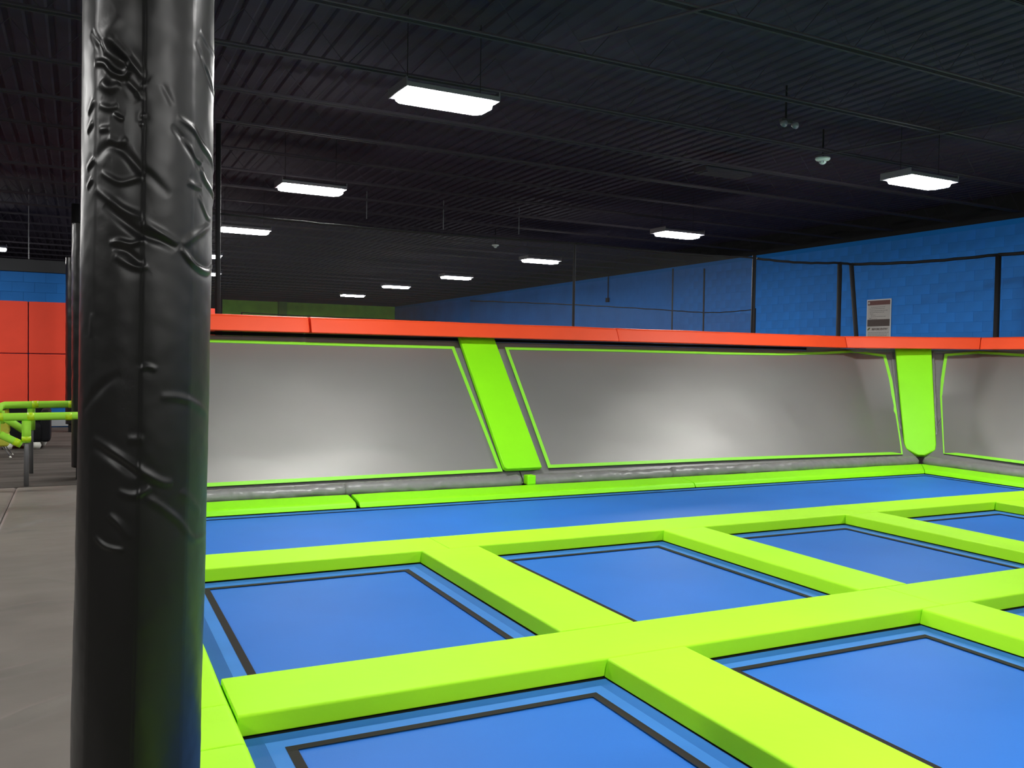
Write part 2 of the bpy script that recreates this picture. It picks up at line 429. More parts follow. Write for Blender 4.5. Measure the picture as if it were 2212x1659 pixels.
ZB = -.100
def pad_prof(w0, w1, z0=-.095, r=.014, flare=0.0):
    return fillet([(w0-flare, z0), (w1+flare, z0), (w1, 0.0), (w0, 0.0)], [.006, .006, r, r], 4)
def pad(path, hw, label, seed, m=LIME, z0=-.095, endr=.004, amp=.002, name='frame_pad', group=None, flare=0.0):
    bm = bmesh.new(); sweep(bm, path, pad_prof(-hw, hw, z0, flare=flare), .10, amp, 1.3, endr, seed)
    o = obj(name, bm, m, smooth=True, wn=True)
    return props(o, label, 'pad', group)
g = .004
# cross pads (run left to right)
pad([(.616, 4.124), (5.05, 4.124)], .246, 'front lime green cross pad, its left end against the side pad near the pillar', 1)
pad([(5.05+g, 4.124), (9.72, 4.124)], .246, 'front lime green cross pad, right piece, running out at the right edge', 2)
pad([(9.72+g, 4.124), (11.62, 4.124)], .246, 'front lime green cross pad, end piece beyond the right edge by the wall', 3)
pad([(.616, 6.90), (2.72, 6.90)], .242, 'rear lime green cross pad piece along the long lane, just right of the pillar', 4)
pad([(2.72+g, 6.90), (7.36, 6.90)], .242, 'rear lime green cross pad, middle piece along the long blue lane', 5)
pad([(7.36+g, 6.905), (11.62, 6.905)], .242, 'rear lime green cross pad, right piece along the long lane', 6)
pad([(.616, 1.38), (11.62, 1.38)], .24, 'lime green cross pad closing the front row of beds, below the photo', 7)
# length pads
names = [('first', 2.73, .25), ('second', 5.07, .23), ('third', 7.36, .23), ('fourth', 9.72, .23)]
for i, (nm, xc, hw) in enumerate(names):
    pad([(xc, 1.62+g), (xc, 3.874)], hw, '%s lime green length pad from the left in the front row' % nm, 10+i, flare=.018)
    pad([(xc, 4.374), (xc, 6.654)], hw, '%s lime green length pad from the left between the two cross pads' % nm, 20+i, flare=.012)
# left side pads
for j, (a, b, l) in enumerate([(1.0, 2.60, 'left side pad beneath the photo in front of the pillar'), (3.02, 3.60, 'lime green left side pad at the bottom edge right of the pillar foot'),
                 (3.604, 4.04, 'short lime green left side pad below the end of the front cross pad'), (4.046, 6.55, 'lime green left side pad beside the second row bed, seen past the pillar'),
                 (6.556, 9.32, 'lime green left side pad at the end of the long lane, behind the pillar')]):
    bm = bmesh.new()
    x0 = .37 if j != 0 else .37
    pr = fillet([(x0, -.095), (.611, -.095), (.611, -.003), (x0, -.003)], [.004, .006, .03, .02], 4)
    sweep(bm, [(0, a), (0, b)], [(-n_, z_) for n_, z_ in pr][::-1], .08, .003, 1.5, .006, 30+j)
    props(obj('side_pad', bm, LIME, smooth=True, wn=True), l, 'pad')
# far wedge pads along the foot of the angled wall
def wedge(path, label, seed, m0=0, m1=0):
    bm = bmesh.new()
    pr = fillet([(0, -.094), (.36, -.094), (.36, 0.0), (.30, 0.004), (.035, -.035)], [.004, .004, .01, .05, .03], 4)
    sweep(bm, path, [(a, z) for a, z in pr], .10, .004, 1.6, .008, seed, m0, m1)
    props(obj('wedge_pad', bm, LIMEW, smooth=True, wn=True), label, 'pad')
# travelling +x, left is +y
wedge([(.62, 9.33), (2.72, 9.335)], 'low lime green pad at the foot of the grey wall, left piece behind the pillar', 41)
wedge([(2.755, 9.325), (7.28, 9.33)], 'low lime green pad at the foot of the grey wall, longest middle piece', 42)
wedge([(7.29, 9.33), (11.622, 9.33)], 'low lime green pad at the foot of the grey wall, piece ending at the corner', 43, 0, 1)
wedge([(11.625, 9.327), (11.62, 6.0)], 'low lime green pad running from the corner along the right grey wall', 44, 1, 0)
# right side: travelling -y, left is +x
wedge([(11.62, 5.99), (11.62, 1.2)], 'low lime green pad at the foot of the right wall, beyond the right edge', 45)

def bed(x0, x1, y0, y1, label, ins=.155, tw=.045, inl=None):
    t = thing('trampoline', ((x0+x1)/2, (y0+y1)/2, ZB), label, 'trampoline', 'blue trampoline beds')
    z = ZB
    ix0, ix1, iy0, iy1 = x0+ins, x1-ins, y0+ins, y1-ins
    bm = bmesh.new()
    def f(u, v):
        sag = .012*math.sin(PI*u)*math.sin(PI*v)
        return Vector((ix0-.02+(ix1-ix0+.04)*u, iy0-.02+(iy1-iy0+.04)*v, z-.004-sag))
    grid(bm, f, max(8, int((x1-x0)*4)), max(8, int((y1-y0)*4)))
    b = obj('jump_bed', bm, BLUE, t, smooth=True)
    def ring(nm, off_out, off_in, zz, m):
        bm = bmesh.new()
        o_ = [(x0+off_out, y0+off_out), (x1-off_out, y0+off_out), (x1-off_out, y1-off_out), (x0+off_out, y1-off_out)]
        i_ = [(x0+off_in, y0+off_in), (x1-off_in, y0+off_in), (x1-off_in, y1-off_in), (x0+off_in, y1-off_in)]
        for k in range(4):
            a, b2 = o_[k], o_[(k+1) % 4]; c, d = i_[(k+1) % 4], i_[k]; n = 10
            for s in range(n):
                s0, s1 = s/n, (s+1)/n
                def q(p, r, s): return (p[0]+(r[0]-p[0])*s, p[1]+(r[1]-p[1])*s)
                A, B = q(a, b2, s0), q(a, b2, s1); Dd, Cc = q(d, c, s0), q(d, c, s1)
                bm.faces.new([bm.verts.new((*p, zz)) for p in (A, B, Cc, Dd)])
        bmesh.ops.remove_doubles(bm, verts=bm.verts, dist=1e-4)
        return obj(nm, bm, m, t)
    ring('gap_shade', -.012, .010, z+.0012, BLACKG)  # black strip paints in the shade of the gap along the pads
    ring('border', .006, .084, z, BORDER); ring('inner_border', .084, ins+.004, z+.0006, BORDER2)
    ring('tape_line', ins, ins+tw, z+.002, TAPEB)
    return t
COLS = [(.63, 2.47), (2.99, 4.83), (5.31, 7.12), (7.60, 9.48), (9.96, 11.60)]
lab = ['leftmost', 'second from the left', 'third from the left', 'fourth from the left', 'fifth from the left']
for i, (a, b) in enumerate(COLS):
    bed(a, b, 1.63, 3.87, 'blue bed with black outline in the front row, %s' % lab[i])
    bed(a, b, 4.38, 6.65, 'blue bed with black outline in the second row, %s' % lab[i])
bed(.63, 11.60, 7.15, 9.32, 'long blue trampoline lane at the foot of the far grey wall', ins=.13, tw=.02)

# ================================================================== ANGLED WALL TRAMPOLINES
NM = Vector((0, -1.7, 1.53)).normalized()
def wm(x, z, off=0.0): return Vector((x, 9.86+.9*(z-.1), z))+NM*off
C0 = Vector((12.15, 9.84, .1)); A1 = Vector((12.12, 11.4, 1.8)); B1 = Vector((13.7, 9.96, 1.8))
NC = -(A1-C0).cross(B1-C0).normalized()
if NC.x > 0: NC = -NC
NR = (B1-C0).cross(Vector((0, 1, 0))).normalized()
if NR.x > 0: NR = -NR
def slab(bm, pts, nrm, th=.02):
    a = [bm.verts.new(Vector(p)) for p in pts]; b = [bm.verts.new(Vector(p)-Vector(nrm)*th) for p in pts]; n = len(a)
    bm.faces.new(a); bm.faces.new(b[::-1])
    for k in range(n): bm.faces.new((a[k], a[(k+1) % n], b[(k+1) % n], b[k]))
def wallthing(loc, label): return thing('angled_trampoline', loc, label, 'trampoline')
def billow(p, nrm, u, v, a=.02, sd=0):
    e = min(1, 6*min(u, 1-u, v, 1-v)) if min(u, 1-u, v, 1-v) > 0 else 0
    q = noise.noise(Vector((p.x*.8+sd, p.y*.8, p.z*1.3)))*a + noise.noise(Vector((p.x*4+sd, p.y*3, p.z*1.2)))*.0025
    return p+nrm*((q+a*.55)*e)
def roll(bm, path, seed, r=.075, zc=.030):
    pr = [(r*1.05*math.cos(a), zc+r*math.sin(a)) for a in [2*PI*k/20 for k in range(20)]]
    P = [Vector((p[0], p[1], 0)) for p in path]; L = (P[1]-P[0]).length; d = (P[1]-P[0]).normalized(); nn = Vector((-d.y, d.x, 0))
    k = int(L/.025); rings = []
    for i in range(k+1):
        p = P[0].lerp(P[1], i/k); s = L*i/k; ring = []
        e = min(1, min(s, L-s)/.04)*.25+.75
        for (a, z) in pr:
            w_ = noise.noise(Vector((s*9+seed*5, a*9, z*9)))*.010 + noise.noise(Vector((s*2.2+seed, a*3, z*4)))*.012 + abs(noise.noise(Vector((s*16+a*16, z*12+seed, 1))))*.016
            q = Vector((a, z-zc)); q = q*(e+w_/r)
            ring.append(bm.verts.new(p+nn*q.x+Vector((0, 0, q.y+zc))))
        rings.append(ring)
    for a, b in zip(rings, rings[1:]):
        for j in range(20): bm.faces.new((a[j], a[(j+1) % 20], b[(j+1) % 20], b[j]))
    bm.faces.new(rings[0][::-1]); bm.faces.new(rings[-1])

def tape_loop(bm, pts, nrm, closed=True):
    """pts are (point, normal); subdivided"""
    out = []; nn = []
    n = len(pts)
    for i in range(n if closed else n-1):
        a, b = pts[i], pts[(i+1) % n]; k = max(1, int((a-b).length/.4))
        for j in range(k): out.append(a.lerp(b, j/k)); nn.append((nrm[i]*(1-j/k)+nrm[(i+1) % n]*(j/k)).normalized())
    ribbon(bm, out, .048, nn, .005, closed)

# left panel
t = wallthing((2.8, 9.9, .02), 'left grey angled wall trampoline with lime tape outline beside the pillar')
bm = bmesh.new(); slab(bm, [wm(.62, .02, -.02), wm(4.985, .02, -.02), wm(4.985, 1.8, -.02), wm(.62, 1.8, -.02)], NM); obj('border', bm, GREYV, t)
TL, TR, BR, BL = wm(.80, 1.722), wm(4.637, 1.701), wm(4.738, .142), wm(.80, .122)
bm = bmesh.new()
grid(bm, lambda u, v: billow((BL.lerp(BR, u)).lerp(TL.lerp(TR, u), v)+NM*.010, NM, u, v, .018, 3), 80, 40)
obj('jump_bed', bm, GREYF, t, smooth=True)
bm = bmesh.new(); tape_loop(bm, [p+NM*.013 for p in (BL, BR, TR, TL)], [NM]*4); obj('tape_line', bm, TAPEG, t)
bm = bmesh.new(); roll(bm, [(.64, 9.785), (2.72, 9.79)], 1); obj('foot_roll', bm, GREYV, t, smooth=True)
bm = bmesh.new(); roll(bm, [(2.70, 9.79), (4.93, 9.785)], 2, .082, .034); obj('foot_roll', bm, GREYV, t, smooth=True)
bm = bmesh.new(); tube(bm, [(.62, 11.45, 1.812), (4.985, 11.45, 1.812)], .024, 10); obj('top_tube', bm, BLACKM, t, smooth=True)

# middle panel, wrapping into the corner
t = wallthing((8.5, 9.9, .02), 'wide middle grey angled wall trampoline with lime tape outline, ending at the corner')
MID0 = C0; MID1 = (A1+B1)/2
bm = bmesh.new(); slab(bm, [wm(5.005, .02, -.02), C0-NM*.02, A1-NM*.02, wm(5.005, 1.8, -.02)], NM)
slab(bm, [C0-NC*.03, MID1-NC*.03, A1-NC*.03], NC); obj('border', bm, GREYV, t)
top = [Vector((5.408, 11.303, 1.704)), Vector((7.243, 11.309, 1.710)), Vector((9.29, 11.303, 1.703)), Vector((10.528, 11.31, 1.711)), Vector((11.54, 11.344, 1.749)), Vector((12.24, 11.38, 1.79)), Vector((12.556, 10.93, 1.719))]
bot = [wm(5.385, .155), wm(8.194, .152), wm(11.80, .126)]
rgt = [Vector((11.80, 9.885, .126)), Vector((12.224, 10.383, .777)), Vector((12.414, 10.647, 1.262)), Vector((12.556, 10.93, 1.719))]
def p2(u, v):
    a = poly_at(bot, u).lerp(poly_at(top, u), v)
    r = poly_at(rgt, v)-poly_at(bot, 1).lerp(poly_at(top, 1), v)
    return a+r*(u**8)
def p2n(u): 
    k = max(0, (u-.90)/.10); return (NM*(1-k)+NC*k).normalized()
bm = bmesh.new(); grid(bm, lambda u, v: billow(p2(u, v)+p2n(u)*.012, p2n(u), u, v, .022, 9), 140, 40); obj('jump_bed', bm, GREYF, t, smooth=True)
pts = [p2(i/24, 0) for i in range(24)]+[p2(1, j/12) for j in range(12)]+[p2(1-i/60, 1) for i in range(60)]+[p2(0, 1-j/8) for j in range(8)]
nn = [p2n(i/24) for i in range(24)]+[NC]*12+[p2n(1-i/60) for i in range(60)]+[NM]*8
bm = bmesh.new(); ribbon(bm, [p+q*.018 for p, q in zip(pts, nn)], .048, nn, .006, True); obj('tape_line', bm, TAPEG, t)
bm = bmesh.new(); roll(bm, [(5.06, 9.785), (7.22, 9.785)], 3, .078); obj('foot_roll', bm, GREYV, t, smooth=True)
bm = bmesh.new(); roll(bm, [(7.20, 9.785), (11.96, 9.775)], 4, .082, .034); obj('foot_roll', bm, GREYV, t, smooth=True)
TM = t
bm = bmesh.new(); tube(bm, [C0-NM*.03, A1-NM*.03], .024, 8); tube(bm, [C0-NC*.035, B1-NC*.035], .026, 8); obj('seam_piping', bm, GREYV, t, smooth=True)
bm = bmesh.new(); tube(bm, [(5.005, 11.45, 1.812), (12.14, 11.45, 1.812)], .024, 10); obj('top_tube', bm, BLACKM, t, smooth=True)

# right panel
t = wallthing((12.3, 6, .02), 'right grey angled wall trampoline with lime tape outline, cut by the right edge')
RB = B1-Vector((0, 1, 0))*8; RC = C0-Vector((0, 1, 0))*8
bm = bmesh.new(); slab(bm, [C0-NR*.02, RC-NR*.02, RB-NR*.02, B1-NR*.02], NR); slab(bm, [C0-NC*.03, B1-NC*.03, MID1-NC*.03], NC); obj('border', bm, GREYV, t)
lft = [Vector((12.235, 9.49, .165)), Vector((12.847, 10.062, 1.051)), Vector((13.002, 10.175, 1.333)), Vector((13.257, 10.317, 1.749))]
tp = [lft[-1], Vector((13.69, 9.965, 1.80)), Vector((13.656, 9.169, 1.752)), Vector((13.656, 2.4, 1.752))]
bt = [lft[0], Vector((12.20, 8.138, .155)), Vector((12.20, 2.4, .155))]
def p3(u, v):
    a = poly_at(bt, u).lerp(poly_at(tp, u), v); r = poly_at(lft, v)-poly_at(bt, 0).lerp(poly_at(tp, 0), v)
    return a+r*((1-u)**12)
def p3n(u):
    k = max(0, 1-u/.10); return (NR*(1-k)+NC*k).normalized()
bm = bmesh.new(); grid(bm, lambda u, v: billow(p3(u, v)+p3n(u)*.012, p3n(u), u, v, .022, 17), 120, 40); obj('jump_bed', bm, GREYF, t, smooth=True)
pts = [p3(i/30, 1) for i in range(30)]+[p3(1, 1-j/6) for j in range(6)]+[p3(1-i/30, 0) for i in range(30)]+[p3(0, j/12) for j in range(12)]
nn = [p3n(i/30) for i in range(30)]+[NR]*6+[p3n(1-i/30) for i in range(30)]+[NC]*12
bm = bmesh.new(); ribbon(bm, [p+q*.018 for p, q in zip(pts, nn)], -.048, nn, .006, True); obj('tape_line', bm, TAPEG, t)
bm = bmesh.new(); roll(bm, [(12.07, 9.675), (12.07, 6.2)], 5, .080, .034); obj('foot_roll', bm, GREYV, t, smooth=True)
bm = bmesh.new(); roll(bm, [(12.07, 6.19), (12.07, 1.9)], 6, .080, .034); obj('foot_roll', bm, GREYV, t, smooth=True)
bm = bmesh.new(); tube(bm, [(13.75, 9.94, 1.812), (13.75, 1.96, 1.812)], .024, 10); obj('top_tube', bm, BLACKM, t, smooth=True)

def flap(t, pts):
    bm = bmesh.new()
    for a, b in zip(pts, pts[1:]):
        d = (Vector(b)-Vector(a)).normalized(); n_ = Vector((-d.y, d.x, 0))*.006
        slab(bm, [Vector((*a[:2], 1.775)), Vector((*b[:2], 1.775)), Vector((*b[:2], 1.834)), Vector((*a[:2], 1.834))], -n_.normalized(), .006)
    return obj('top_flap', bm, GREYV, t)
flap(TM, [(11.2, 11.405), (12.12, 11.405), tuple(((A1+B1)/2)[:2])])
flap(t, [tuple(((A1+B1)/2)[:2]), (13.70, 9.965), (13.70, 2.0)])

# lime beams on the wall seams
def plank(bm, cl, wdir, nrm, outline, th=.07, bev=.014):
    """outline: (s, w) points, s along cl[0]->cl[1], w across, in metres; extruded by th along nrm"""
    a0, a1 = Vector(cl[0]), Vector(cl[1]); d = (a1-a0).normalized(); W_ = Vector(wdir).normalized(); N = Vector(nrm).normalized()
    lo = [bm.verts.new(a0+d*s+W_*w_) for s, w_ in outline]; hi = [bm.verts.new(a0+d*s+W_*w_+N*th) for s, w_ in outline]
    n = len(lo); bm.faces.new(lo[::-1]); ft = bm.faces.new(hi)
    for k in range(n): bm.faces.new((lo[k], lo[(k+1) % n], hi[(k+1) % n], hi[k]))
    bmesh.ops.bevel(bm, geom=list(bm.edges), offset=bev, segments=3, affect='EDGES', profile=.6)
t = thing('leaning_pad', (5.0, 9.8, .1), 'lime green leaning pad on the grey wall between left and middle trampolines', 'pad')
bm = bmesh.new(); a0 = wm(5.0, .135, .022); a1 = wm(4.985, 1.815, .022); LL = (a1-a0).length
plank(bm, (a0, a1), (1, 0, 0), NM, [(0.0, -.225), (0, .262), (LL, .272), (LL, -.262), (.03, -.262)], .065)
obj('cushion', bm, LIMEW, t, smooth=True, wn=True)
bm = bmesh.new(); box(bm, (4.985, 9.685, -.0), (5.10, 9.80, .115), .012, 2); obj('foot_strap', bm, LIMEW, t)
t = thing('leaning_pad', (12.2, 9.9, .1), 'lime green tapered corner pad where the two grey walls meet', 'pad')
bm = bmesh.new(); D_ = Vector((1, -1, 0)).normalized()
a0 = C0+(MID1-C0)*.0+NC*.03+Vector((0, 0, -.03)); a1 = MID1+NC*.03+Vector((0, 0, .03)); LL = (a1-a0).length
plank(bm, (a0, a1), D_, NC, [(0, -.05), (0, .05), (.10, .21), (.20, .232), (LL, .285), (LL, -.285), (.20, -.240), (.10, -.215)], .075, .018)
obj('cushion', bm, LIMEW, t, smooth=True, wn=True)

# puckered vinyl hems either side of the corner pad
def hem(bm, p, q, seed, side, n=Vector((0, 0, 0)), w_=.03):
    L = (q-p).length; k = int(L/.02); d = (q-p).normalized(); rings = []
    u = n.normalized(); v = d.cross(u)
    for i in range(k+1):
        c = p.lerp(q, i/k); s = L*i/k; ring = []
        for j in range(7):
            a = PI*j/6; rr = w_*(1+.5*noise.noise(Vector((s*14+seed, j*.6, 2)))) * (.7+.6*abs(noise.noise(Vector((s*22, seed, j*.4)))))
            ring.append(bm.verts.new(c+v*math.cos(a)*rr+u*math.sin(a)*rr*.6))
        rings.append(ring)
    for a, b in zip(rings, rings[1:]):
        for j in range(6): bm.faces.new((a[j], a[j+1], b[j+1], b[j]))
for s in (-1, 1):
    bm = bmesh.new(); hem(bm, C0+D_*s*.262+(MID1-C0)*.09-NC*.012, MID1+D_*s*.325-NC*.012, 3+s, s, NC)
    obj('puckered_hem', bm, GREYV, t, smooth=True)

# orange cap pads along the top
def cap(path, label, seed, endr=.006, m0=0, m1=0):
    bm = bmesh.new(); pr = fillet([(0, 1.838), (.42, 1.838), (.42, 2.04), (.085, 2.04)], [.02, .02, .03, .035], 4)
    sweep(bm, path, pr, .10, .005, 1.4, endr, seed, m0, m1)
    props(obj('cap_pad', bm, ORANGE, smooth=True, wn=True), label, 'pad')
cap([(.60, 11.10), (2.610, 11.105)], 'orange top pad on the grey wall, left piece next to the pillar', 51, .014)
cap([(2.628, 11.09), (7.20, 11.10)], 'orange top pad on the grey wall, long piece over the leaning green pad', 52)
cap([(7.205, 11.105), (11.83, 11.11)], 'orange top pad on the grey wall, piece ending at the corner bend', 53, m1=.37)
cap([(11.842, 11.114), (13.40, 9.775)], 'orange top pad cutting across the corner above the tapered green pad', 54, m0=.37, m1=.46)
cap([(13.405, 9.77), (13.42, 6.0)], 'orange top pad on the right wall at the right edge', 55, m0=.46)
cap([(13.42, 5.99), (13.42, 2.0)], 'orange top pad on the right wall, beyond the right edge', 56)

# ================================================================== SAFETY NETS
def net_quad(parent, m, a, b, z0, z1, n=12, sag=.05, nm='net_panel', sd=0):
    a, b = Vector((a[0], a[1], 0)), Vector((b[0], b[1], 0)); d = (b-a).normalized(); N = Vector((-d.y, d.x, 0))
    bm = bmesh.new()
    def f(u, v):
        p = a.lerp(b, u); zt = (z1[0]+(z1[1]-z1[0])*u) if isinstance(z1, tuple) else z1
        zt -= sag*math.sin(PI*u)
        q = noise.noise(Vector((p.x*.9+sd, p.y*.9, v*2)))*.03*math.sin(PI*v)*math.sin(PI*u)
        return Vector((p.x, p.y, z0+(zt-z0)*v))+N*q
    grid(bm, f, n, 6)
    return obj(nm, bm, m, parent, smooth=True)
def rope(parent, a, b, sag=.05, r=.016, n=14, nm='top_rope', m=None):
    a, b = Vector(a), Vector(b); bm = bmesh.new()
    pts = [a.lerp(b, i/n)-Vector((0, 0, sag*math.sin(PI*i/n)+.004*math.sin(i*2.3))) for i in range(n+1)]
    tube(bm, pts, r, 8); return obj(nm, bm, m or BLACKM, parent, smooth=True)
def post(parent, p0, p1, r=.03, m=None):
    bm = bmesh.new(); tube(bm, [p0, Vector(p0).lerp(Vector(p1), .5), p1], r, 12); return obj('post', bm, m or BLACKM, parent, smooth=True)
YN = 11.62
t = thing('safety_net', (6, YN, 1.0), 'dense grey safety net behind the grey wall from the pillar to the tall black post', 'net')
net_quad(t, NETA, (.3, YN), (1.56, YN), 1.85, 3.31, 8, .02)
net_quad(t, NETA, (1.56, YN), (6.72, YN), 1.85, 3.31, 24, .03, sd=2)
net_quad(t, NETA, (6.72, YN), (10.19, YN), 1.85, (3.31, 3.32), 18, .03, sd=4)
rope(t, (.3, YN, 3.31), (1.56, YN, 3.31), .02); rope(t, (1.56, YN, 3.31), (6.72, YN, 3.31), .03, .014, 24); rope(t, (6.72, YN, 3.31), (10.19, YN, 3.32), .03, .014, 20)
post(t, (1.575, YN, -.004), (1.56, YN, 4.42), .033); post(t, (6.72, YN+.02, -.004), (6.72, YN+.02, 3.33), .020); post(t, (10.19, YN, -.004), (10.19, YN, 3.36), .034)
t = thing('safety_net', (12.5, 11, 1.0), 'fine black safety net on slim posts around the corner in front of the blue wall', 'net')
P0, P1, P2, P3, P4 = (10.25, YN, 3.31), (12.14, YN, 3.355), (12.40, 11.60, 3.345), (14.03, 9.93, 3.46), (14.03, 4.0, 3.42)
zs = 1.85
net_quad(t, NETB, P0[:2], P1[:2], zs, (P0[2], P1[2]), 12, .03)
net_quad(t, NETB, P1[:2], P2[:2], zs, (P1[2], P2[2]), 4, .0)
net_quad(t, NETB, P2[:2], P3[:2], zs, (P2[2], P3[2]), 12, .03, sd=6)
net_quad(t, NETB, P3[:2], P4[:2], zs, (P3[2], P4[2]), 16, .04, sd=8)
rope(t, P0, P1, .03, .020); rope(t, P1, P2, .0, .022, 3); rope(t, P2, P3, .035, .026); rope(t, P3, P4, .06, .030, 20)
post(t, (12.16, YN, -.004), P1, .040); post(t, (12.93, 11.68, -.004), P2, .040); post(t, (13.99, 9.90, -.004), P3, .046); post(t, (14.03, 4.0, -.004), P4, .046)
t = thing('safety_net', (11, 16, 0), 'low distant net with a sagging top rope beyond the first court', 'net')
net_quad(t, NETF, (6.9, 16), (14.1, 16), 0, (2.68, 2.70), 30, .02)
rope(t, (6.9, 16, 2.68), (11.74, 16, 2.68), -.02, .011, 20); rope(t, (11.74, 16, 2.68), (14.1, 16, 2.80), .06, .011, 16)
post(t, (11.76, 16, -.004), (11.74, 16, 3.6), .016); post(t, (12.62, 16, -.004), (12.60, 16, 3.65), .018); post(t, (14.1, 16, -.004), (14.1, 16, 2.82), .014)
t = thing('safety_net', (15.2, 13.9, 0), 'slim dark post of a further net close to the blue wall, above the corner', 'net')
post(t, (15.3, 14.6, -.004), (15.32, 14.6, 3.7), .010); net_quad(t, NETB, (15.3, 14.6), (15.35, 15.9), 0, 3.6, 4, 0)
# far rope in front of the green wall
t = thing('safety_net', (9, 40, 0), 'low dark net rope stretched in front of the green back wall', 'net')
rope(t, (6.4, 40, 3.39), (12.2, 40, 3.34), .03, .018, 14); rope(t, (12.2, 40, 3.34), (15.4, 40, 3.32), .02, .018, 8)
post(t, (6.4, 40, -.004), (6.4, 40, 3.4), .03); post(t, (15.4, 40, -.004), (15.4, 40, 3.34), .03)
net_quad(t, NETB, (6.4, 40), (15.4, 40), 0, (3.38, 3.31), 10, .02)

# ================================================================== PADDED COLUMNS
RIDGES=[(1.5,12,[(-0.826,2.394),(-0.684,2.364),(-0.505,2.341),(-0.365,2.333)]),(1.6,8,[(-0.971,2.338),(-0.759,2.334),(-0.611,2.308),(-0.452,2.299),(-0.353,2.317)]),(1.3,11,[(-0.823,2.286),(-0.667,2.266),(-0.503,2.279)]),(0.5,14,[(-0.793,2.415),(-0.481,2.457)]),(-1,8,[(-0.67,2.405),(-0.353,2.342),(-0.136,2.294)]),(-0.8,7,[(-0.401,2.288),(-0.23,2.258),(-0.159,2.233)]),(-1,8,[(-1.061,2.427),(-0.896,2.395),(-0.76,2.361)]),(0.8,7,[(-0.856,2.223),(-0.666,2.212),(-0.528,2.22)]),(0.9,5,[(-0.609,2.198),(-0.501,2.185),(-0.424,2.182)]),(0.8,7,[(-0.854,2.156),(-0.665,2.158)]),(0.9,9,[(-0.693,2.131),(-0.526,2.117),(-0.373,2.131)]),(-1,10,[(-0.924,2.071),(-0.754,2.105),(-0.579,2.111),(-0.372,2.086),(-0.178,2.048),(-0.035,2.032),(0.261,1.983)]),(0.8,7,[(-0.817,2.042),(-0.633,2.023),(-0.446,2.012),(-0.13,2.03)]),(1,9,[(-0.922,1.998),(-0.632,1.964),(-0.419,1.937),(-0.127,1.917)]),(-1.2,10,[(-0.75,1.951),(-0.418,1.906),(-0.126,1.872),(0.163,1.858),(0.399,1.843)]),(0.8,8,[(-0.127,1.908),(0.163,1.876),(0.399,1.853)]),(1.5,6,[(0.456,1.844),(0.679,1.806),(0.931,1.79),(1.209,1.792),(1.444,1.816)]),(0.8,9,[(0.484,1.854),(0.749,1.888),(1.326,1.937)]),(0.9,6,[(-0.658,1.847),(-0.493,1.852),(-0.293,1.846),(-0.078,1.861)]),(-1,8,[(-0.601,1.833),(-0.366,1.825),(-0.148,1.795)]),(0.8,7,[(-0.546,1.813),(-0.341,1.792),(-0.171,1.782),(-0.053,1.789)]),(1.1,7,[(0.359,2.206),(0.662,2.181),(0.906,2.145),(1.28,2.117),(1.444,2.084)]),(1,6,[(0.444,2.15),(0.597,2.128),(0.738,2.1),(0.909,2.097)]),(1,7,[(0.819,2.089),(1.022,2.049),(1.446,2.019),(1.444,1.99)]),(-0.4,7,[(0.126,2.289),(0.305,2.232)]),(-0.8,8,[(0.28,2.181),(0.534,2.134),(0.82,2.075)]),(0.7,7,[(0.538,2.032),(0.742,2.025),(0.914,2.026)]),(0.8,6,[(0.782,2.003),(1.1,1.95),(1.323,1.947)]),(0.9,6,[(-1.168,2.203),(-0.968,2.239)]),(0.9,6,[(-1.185,2.154),(-1.008,2.181)]),(0.9,6,[(-1.181,2.053),(-0.944,2.08)]),(0.9,6,[(-1.179,2.002),(-1.004,2.027)]),(0.7,7,[(0.797,2.465),(1.051,2.443),(1.446,2.428)]),(0.8,6,[(0.844,2.397),(1.134,2.357),(1.445,2.311)]),(-0.6,7,[(0.685,2.425),(0.844,2.397),(1.06,2.353)]),(0.6,8,[(-0.183,2.277),(-0.124,2.271)]),(0.7,5,[(-0.169,2.187),(-0.134,2.201)]),(0.7,5,[(-0.204,2.167),(-0.145,2.174)]),(0.9,9,[(-0.907,1.315),(-0.632,1.288),(-0.324,1.254),(-0.04,1.219),(0.223,1.192),(0.393,1.187)]),(-0.9,10,[(-0.868,1.295),(-0.403,1.247),(-0.142,1.212)]),(0.8,8,[(-0.456,1.171),(-0.218,1.159),(-0.039,1.17),(0.038,1.182)]),(0.7,8,[(-0.038,1.155),(0.225,1.122),(0.522,1.076),(0.741,1.029),(0.987,1.012),(1.447,1.015)]),(0.8,8,[(-0.597,1.107),(-0.399,1.078),(-0.24,1.038)]),(0.9,6,[(-0.824,1.045),(-0.626,1.018),(-0.318,1.007)]),(0.6,6,[(-0.149,1.503),(-0.047,1.513),(0.107,1.504)]),(-0.6,10,[(-0.436,1.491),(-0.698,1.463),(-0.951,1.422),(-1.217,1.386)]),(0.6,9,[(0.162,1.43),(0.445,1.427),(0.722,1.412),(1.335,1.365)]),(0.5,9,[(-0.979,1.658),(-1.009,1.589)]),(0.5,9,[(-0.325,1.313),(-0.068,1.313)]),(0.6,10,[(0.518,1.162),(0.736,1.131),(1.046,1.086)])]
